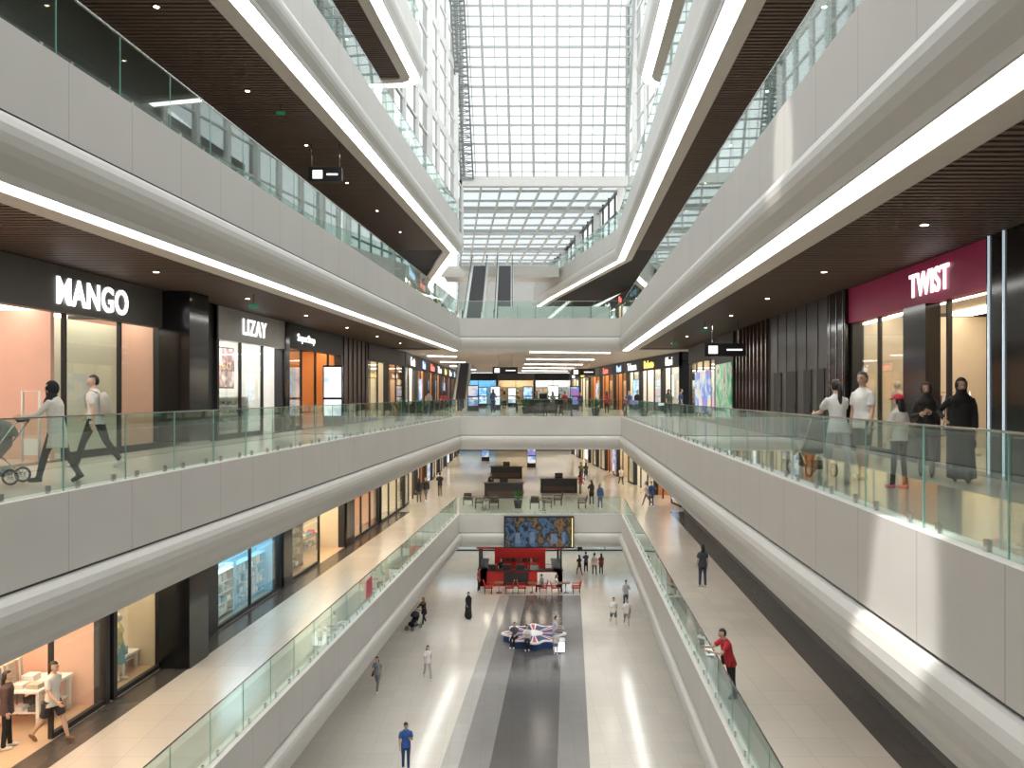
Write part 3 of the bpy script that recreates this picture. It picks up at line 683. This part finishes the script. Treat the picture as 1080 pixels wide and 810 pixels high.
r.add([RP(0,60),RP(1,60),RP(1,105),RP(0,105)],[(0,1,2,3)],M_glass('skylight_glass_dim',(.36,.385,.385),0,.1,.05))
for i in range(9): r.bar(RP(i/8,60),RP(i/8,105),.14,.25,white)
for j in range(16): r.bar(RP(0,60+j*3),RP(1,60+j*3),.12,.18 if j%3 else .6,white)
r.done()
w=MB('window_1')
for j in range(21):
    t=j/20; x_=8.6-4.6*t; y_=61+44*t; w.bar((x_,y_,F[4]),(x_,y_,zr),.16 if j%4 else .7,.16,dgrey if j%4 else white)
for z_ in(11.2,12.9,14.6,16.2):
    w.bar((8.6,61,CZ+z_),(4,105,CZ+z_),.14,.16,dgrey)
w.add([(8.7,61,F[4]),(4.1,105,F[4]),(4.1,105,zr),(8.7,61,zr)],[(0,1,2,3)],skyglass); w.done()
w=MB('wall_left'); w.add([(-4,60,F[4]),(-7.5,105,F[4]),(-7.5,105,zr),(-4,60,zr)],[(0,1,2,3)],white)
for j in range(9): w.bar((-3.95-3.5*j/8,60+45*j/8,F[4]),(-3.95-3.5*j/8,60+45*j/8,zr),.2,.5,mull)
w.done()
for nm,(x0,y0),(x1,y1) in(('wall_left',(-6.2,39),(-3.9,60)),('wall_right',(10.4,39),(8.9,60))):
    w=MB(nm); v=Vector((x1-x0,y1-y0,0)); 
    w.add([(x0,y0,CZ+15.6),(x1,y1,CZ+11),(x1,y1,CZ+30),(x0,y0,CZ+30)],[(0,1,2,3)],skyglass)
    for j in range(8):
        p=Vector((x0,y0,0))+v*j/7; w.bar((p.x,p.y,CZ+11),(p.x,p.y,CZ+30),.3 if j%3 else .6,.4,white)
    for k in range(10):
        z_=CZ+12+k*2; w.bar((x0,y0,z_),(x1,y1,z_),.15,.12 if k%3 else .6,white)
    w.done()
w=MB('wall_far'); w.box(-9,6,105,105.3,F[4]-1,zr,white); w.done()
b=MB('roof_beams')
for j in range(-3,15): b.box(-16,16,j*4-.15,j*4+.15,CZ+30,CZ+30.8,white)
for x_ in(-12,-6,0,6,12): b.box(x_-.12,x_+.12,-14,58,CZ+30.1,CZ+30.5,white)
b.done()
# ------------------------------------------------------------ hung screen
s=MB('video_screen'); scm=M_poster('screen_video',[(.004,.004,.006),(.012,.016,.03),(.04,.08,.13),(.006,.006,.008),(.12,.07,.03),(.01,.01,.015)],1.6,.9)
s.box(-.5,3.85,48.25,48.5,F[1]-2.0,F[1]-.02,blackm); s.box(-.4,3.75,48.23,48.25,F[1]-1.9,F[1]-.12,scm)
sf=M('screen_figure',(.08,.11,.17),.4,emit=.8,var=.4,scale=5)
for a,b_,c_ in((.2,.5,.15),(1.1,1.4,.1),(2.4,2.8,.2),(3.1,3.3,.1)): s.box(a,b_,48.22,48.23,F[1]-1.7,F[1]-.9-c_,sf)
s.box(3.72,3.76,48.215,48.23,F[1]-1.9,F[1]-.12,lety)
s.done()
# ------------------------------------------------------------ kiosk & furniture
red=M('red_laminate',(.42,.02,.02),.35); kx,ky=.6,57.5
k=MB('coffee_kiosk')
for (x0,x1,y0,y1) in((kx-3,kx+3,ky-2,ky-1.4),(kx-3,kx-2.4,ky-2,ky+2),(kx+2.4,kx+3,ky-2,ky+2)):
    k.box(x0,x1,y0,y1,0,1.1,red); k.box(x0-.05,x1+.05,y0-.05,y1+.05,1.1,1.16,blackm)
k.box(kx-1.2,kx+.6,ky-2.04,ky-2,.1,1.0,blackm); k.box(kx+1.2,kx+2.6,ky-2.04,ky-2,.1,1.0,white)
for x_ in(-2.9,2.9):
    for y_ in(-1.9,1.9): k.box(kx+x_-.07,kx+x_+.07,ky+y_-.07,ky+y_+.07,1.1,2.7,blackm)
k.box(kx-3.1,kx+3.1,ky-2.1,ky+2.1,2.7,2.95,blackm); k.box(kx-3.12,kx+3.12,ky-2.13,ky-2.1,2.7,2.95,red)
k.box(kx-1.9,kx+1.9,ky+.6,ky+1.2,0,2.3,red)
for i in range(7): k.box(kx-1.5+i*.42,kx-1.2+i*.42,ky+.5,ky+.6,1.2,1.5,R.choice([steel,white,blackm]))
for i in range(5): k.box(kx-2.3+i*1.0,kx-1.7+i*1.0,ky-1.9,ky-1.5,1.16,1.5,R.choice([steel,shopglass,blackm]))
for i in range(6): k.box(kx-2.6+i*1.0,kx-2.2+i*1.0,ky-1,ky-.8,2.6,2.7,lightmat((1,.85,.6),8))
k.done()
person('barista',(kx+.8,ky-.6,0),180,1.72,False,'stand',(.3,.03,.03),K,'short','pants',.84,1,'short',vox=.03)
person('barista',(kx-1.4,ky-.4,0),180,1.66,True,'stand',K,K,'short','pants',.84,1,'pony',vox=.03)
def chair(x,y,z,rot,m,nm='armchair'):
    c=MB(nm); c.box(-.28,.28,-.28,.28,.38,.45,m); c.hexa([(-.28,-.3,.42),(.28,-.3,.42),(.28,-.24,.42),(-.28,-.24,.42),(-.25,-.4,.88),(.25,-.4,.88),(.25,-.35,.88),(-.25,-.35,.88)],m); c.box(-.32,-.28,-.28,.22,.6,.64,m); c.box(.28,.32,-.28,.22,.6,.64,m)
    for a in(-.3,.3):
        for b_ in(-.26,.2): c.tube([(a,b_,0),(a,b_,.6)],.02,blackm,6)
    c.done(False,Matrix.Translation((x,y,z+.003))@Matrix.Rotation(math.radians(rot),4,'Z'))
def table(x,y,z,m=wood):
    t=MB('cafe_table'); t.tube([(0,0,.7),(0,0,.74)],.33,m,16); t.tube([(0,0,.03),(0,0,.7)],.035,steel,8); t.tube([(0,0,0),(0,0,.03)],.22,steel,14); t.done(False,Matrix.Translation((x,y,z+.003)))
for x_ in(-.9,1.4,3.7):
    table(x_,53.6,0); chair(x_-.7,53.6,0,-90,red); chair(x_+.7,53.6,0,90,red)
person('man_seated',(2.1,53.6,.0),90,1.7,False,'sit',(.2,.2,.25),K,'short','pants',.86,1,'short',vox=.03)
person('woman_seated',(3.0,53.6,.0),-90,1.64,True,'sit',W,K,'short','pants',.86,1,'long',vox=.03)
# lobed round bench
bx,by,_=feet(563,676,0); bb=MB('round_lobed_bench')
navy=M('bench_navy',(.02,.04,.14),.5); bred=M('bench_red',(.5,.04,.06),.5); bw=M('bench_white',(.75,.75,.74),.4)
n=96; 
for (sc_,z0,z1,kk) in((.93,0,.36,'side'),(1.0,.36,.44,'top')):
    for i in range(n):
        a=2*math.pi*i/n; a2=2*math.pi*(i+1)/n
        r1=(1.62+.2*math.cos(8*a))*sc_; r2=(1.62+.2*math.cos(8*a2))*sc_
        ph=(i%12); c,s_=math.cos,math.sin
        def ring(q0,q1,m_):
            P=[(bx+r1*q0*c(a),by+r1*q0*s_(a)),(bx+r1*q1*c(a),by+r1*q1*s_(a)),(bx+r2*q1*c(a2),by+r2*q1*s_(a2)),(bx+r2*q0*c(a2),by+r2*q0*s_(a2))]
            bb.hexa([(*p,z0) for p in P]+[(*p,z1) for p in P],m_)
        if kk=='side': ring(.3,1,navy)
        else:
            ring(.3,.9,bw if ph in(1,10) else (bred if ph in(0,11) else navy)); ring(.9,1,bw)
bb.tube([(bx,by,0),(bx,by,.44),(bx,by,.5),(bx,by,.52)],[.52,.52,.4,.1],bw,20); bb.done()
person('woman_seated',(bx-.4,by-1.3,.01),180,1.66,True,'sit',W,K,'short','pants',.86,1,'long',vox=.022)
person('man_seated',(bx-1.05,by-.95,.01),160,1.72,False,'sit',(.1,.1,.12),K,'short','pants',.86,1,'short',vox=.022)
person('child_standing',(bx+1.1,by-2.2,0),180,1.2,False,'stand',W,(.2,.25,.3),'short','shorts',.86,1,'short',vox=.022)
person('man_seated',(bx+1.15,by+.1,.01),-90,1.72,False,'sit',(.5,.5,.55),(.2,.2,.25),'short','pants',.86,1,'short',vox=.022)
x_,y_,_=feet(589,684,0); y_-=.5; q=MB('illuminated_cube_stool'); lw=M('stool_glow',(.9,.95,1),.4,emit=1.1)
q.box(x_-.28,x_+.28,y_-.28,y_+.28,.06,.62,lw); q.box(x_-.24,x_+.24,y_-.24,y_+.24,0,.06,blackm); q.box(x_-.3,x_+.3,y_-.3,y_+.3,.62,.66,bw); q.done()
def planter(x,y,z):
    p=MB('potted_plant'); p.tube([(0,0,0),(0,0,.5),(0,0,.52),(0,0,.48)],[.2,.3,.3,.26],blackm,14)
    lf=M('leaf_green',(.04,.13,.03),.5,var=.4)
    for i in range(34):
        a=R.uniform(0,6.28); L=R.uniform(.5,.9); t=R.uniform(.15,.55)
        d=Vector((math.cos(a)*t,math.sin(a)*t,1)).normalized(); s_=Vector((-math.sin(a),math.cos(a),0))*.05
        b0=Vector((0,0,.46)); m_=b0+d*L*.6; e=b0+d*L+Vector((math.cos(a)*.2*t,math.sin(a)*.2*t,-.1*t))
        p.add([b0-s_*.3,b0+s_*.3,m_+s_,e,m_-s_],[(0,1,2,3,4)],lf)
    p.done(False,Matrix.Translation((x,y,z+.003)))
brownf=M('brown_leather',(.06,.035,.025),.5)
for x_,y_,lv in((-2.2,51.5,1),(-1.2,51.5,1),(1.5,51.5,1),(2.4,51.6,1),(3.1,53,1),(-3,53,1),(4.6,51.4,1),(1.8,50.9,2),(2.6,51.3,2),(3.6,51,2),(-5,50.5,2),(-5.8,47,2),(-5.6,43,2),(-6.2,39.5,2)):
    chair(x_,y_,F[lv],R.choice([0,180,90,-90]),brownf)
for x_,y_,lv in((.4,51.6,1),(5.6,52,2),(-5.4,45,2),(-5.9,41.2,2),(1,57,2)): planter(x_,y_,F[lv])
for x_,y_,lv in((-1.7,50.3,1),(2,50.4,1),(3.1,52,2),(-5.5,46,2)): table(x_,y_,F[lv])
for x_,y_,lv in((-.6,57,1),(-.5,70,1),(4,70,2),(2.4,60,2),(3.6,60,1)):
    d=MB('reception_desk'); z=F[lv]; d.box(x_-1.4,x_+1.4,y_-.4,y_+.4,z,z+1.05,blackm); d.box(x_-1.5,x_+1.5,y_-.45,y_+.45,z+1.05,z+1.1,dgrey); d.box(x_-1.2,x_+1.2,y_-.42,y_-.4,z+.15,z+.5,brn); d.box(x_-.3,x_+.3,y_-.1,y_,z+1.1,z+1.5,blackm); d.done()
# ------------------------------------------------------------ strollers
def stroller(pos,rot,col):
    s=MB('baby_stroller'); c=cloth(col)
    for sx in(-.22,.22):
        s.tube([(sx,-.45,1.0),(sx,-.1,.5),(sx,.42,.14)],.014,steel,6,(1,0,0)); s.tube([(sx,.1,.55),(sx,-.35,.12)],.014,steel,6,(1,0,0))
        for yy in(-.36,.42):
            pts=[(sx,yy+.11*math.cos(a*math.pi/7),.125+.11*math.sin(a*math.pi/7)) for a in range(15)]
            s.tube(pts,.02,blackm,6,(1,0,0)); s.tube([(sx-.03,yy,.125),(sx+.03,yy,.125)],.035,steel,8)
            for a in range(4): s.bar((sx,yy-.1*math.cos(a*.785),.125-.1*math.sin(a*.785)),(sx,yy+.1*math.cos(a*.785),.125+.1*math.sin(a*.785)),.012,.012,steel)
    s.tube([(-.22,-.45,1.0),(.22,-.45,1.0)],.02,blackm,8,(0,0,1))
    s.tube([(0,-.22,.95),(0,-.2,.6),(0,-.05,.42),(0,.25,.42),(0,.33,.25)],[(.2,.03),(.22,.04),(.22,.05),(.21,.04),(.2,.02)],c,12,(0,1,.3))
    s.ell((0,-.08,.75),(.24,.3,.28),c,14,10,None,lambda q:q.z<.02)
    s.tube([(0,-.25,.2),(0,.2,.2)],[(.16,.08),(.16,.08)],c,10,(0,0,1))
    s.done(False,Matrix.Translation(Vector(pos)+Vector((0,0,.01)))@Matrix.Rotation(math.radians(rot),4,'Z'))
p=feet(884,508,2); a=math.radians(4); stroller((p[0]-math.sin(a)*.95,p[1]+math.cos(a)*.95,p[2]),4,(.02,.02,.022))
p=feet(60,510,2); a=math.radians(100); stroller((p[0]-math.sin(a)*.95,p[1]+math.cos(a)*.95,p[2]),100,(.25,.23,.2))
p=feet(447,659,0); a=math.radians(150); stroller((p[0]-math.sin(a)*.95,p[1]+math.cos(a)*.95,p[2]),150,(.02,.02,.02))
s=MB('advert_sticker'); u=27.5; s.fbox(FL,u,u+.8,.09,.1,F[1]+.3,F[1]+.95,M('sticker_pink',(.7,.12,.18),.4)); s.done()
# ------------------------------------------------------------ lights
def spot(loc,energy,size,col=(1,.88,.74),blend=.8,rad=.15,tgt=None):
    l=bpy.data.lights.new('downlight_or_sun_spot','SPOT'); l.energy=energy; l.spot_size=math.radians(size); l.spot_blend=blend; l.color=col; l.shadow_soft_size=rad
    o=bpy.data.objects.new('downlight_or_sun_spot',l); sc.collection.objects.link(o); o.location=loc
    if tgt is not None: o.rotation_euler=(Vector(tgt)-Vector(loc)).to_track_quat('-Z','Y').to_euler()
for lv in(1,2,3):
    for D in(6,14,22,30,38,46):
        for f in(FL,FR):
            c=f(D,2.4,F[lv]+LC-.15); spot(c,230,140)
for lv in(0,1,2):
    for y_ in(54,64,76,90):
        for x_ in(-4,2,7): spot((x_,y_,F[lv]+3.9),340,150)
# spot lamps added at roof height, standing in for the sun's patches
spot((-6,5,CZ+29),85000,3.4,(1,.97,.92),.35,.15,(4.2,8.5,CZ-3.1))
spot((-8,14,CZ+29),40000,2.6,(1,.97,.92),.4,.15,(4.5,12.9,CZ+3.9))
w=bpy.data.worlds.new('World'); sc.world=w; w.use_nodes=True
w.node_tree.nodes['Background'].inputs[0].default_value=(.96,.985,1,1); w.node_tree.nodes['Background'].inputs[1].default_value=2.6
# ------------------------------------------------------------ camera
cam=bpy.data.cameras.new('camera'); co=bpy.data.objects.new('camera',cam); sc.collection.objects.link(co); sc.camera=co
cam.sensor_width=36; cam.lens=FP/1080*36; cam.shift_y=(HZ-405)/1080; cam.clip_end=400; cam.clip_start=.02
co.location=(0,0,CZ); co.rotation_euler=(math.pi/2,0,0)
sc.view_settings.view_transform='Standard'
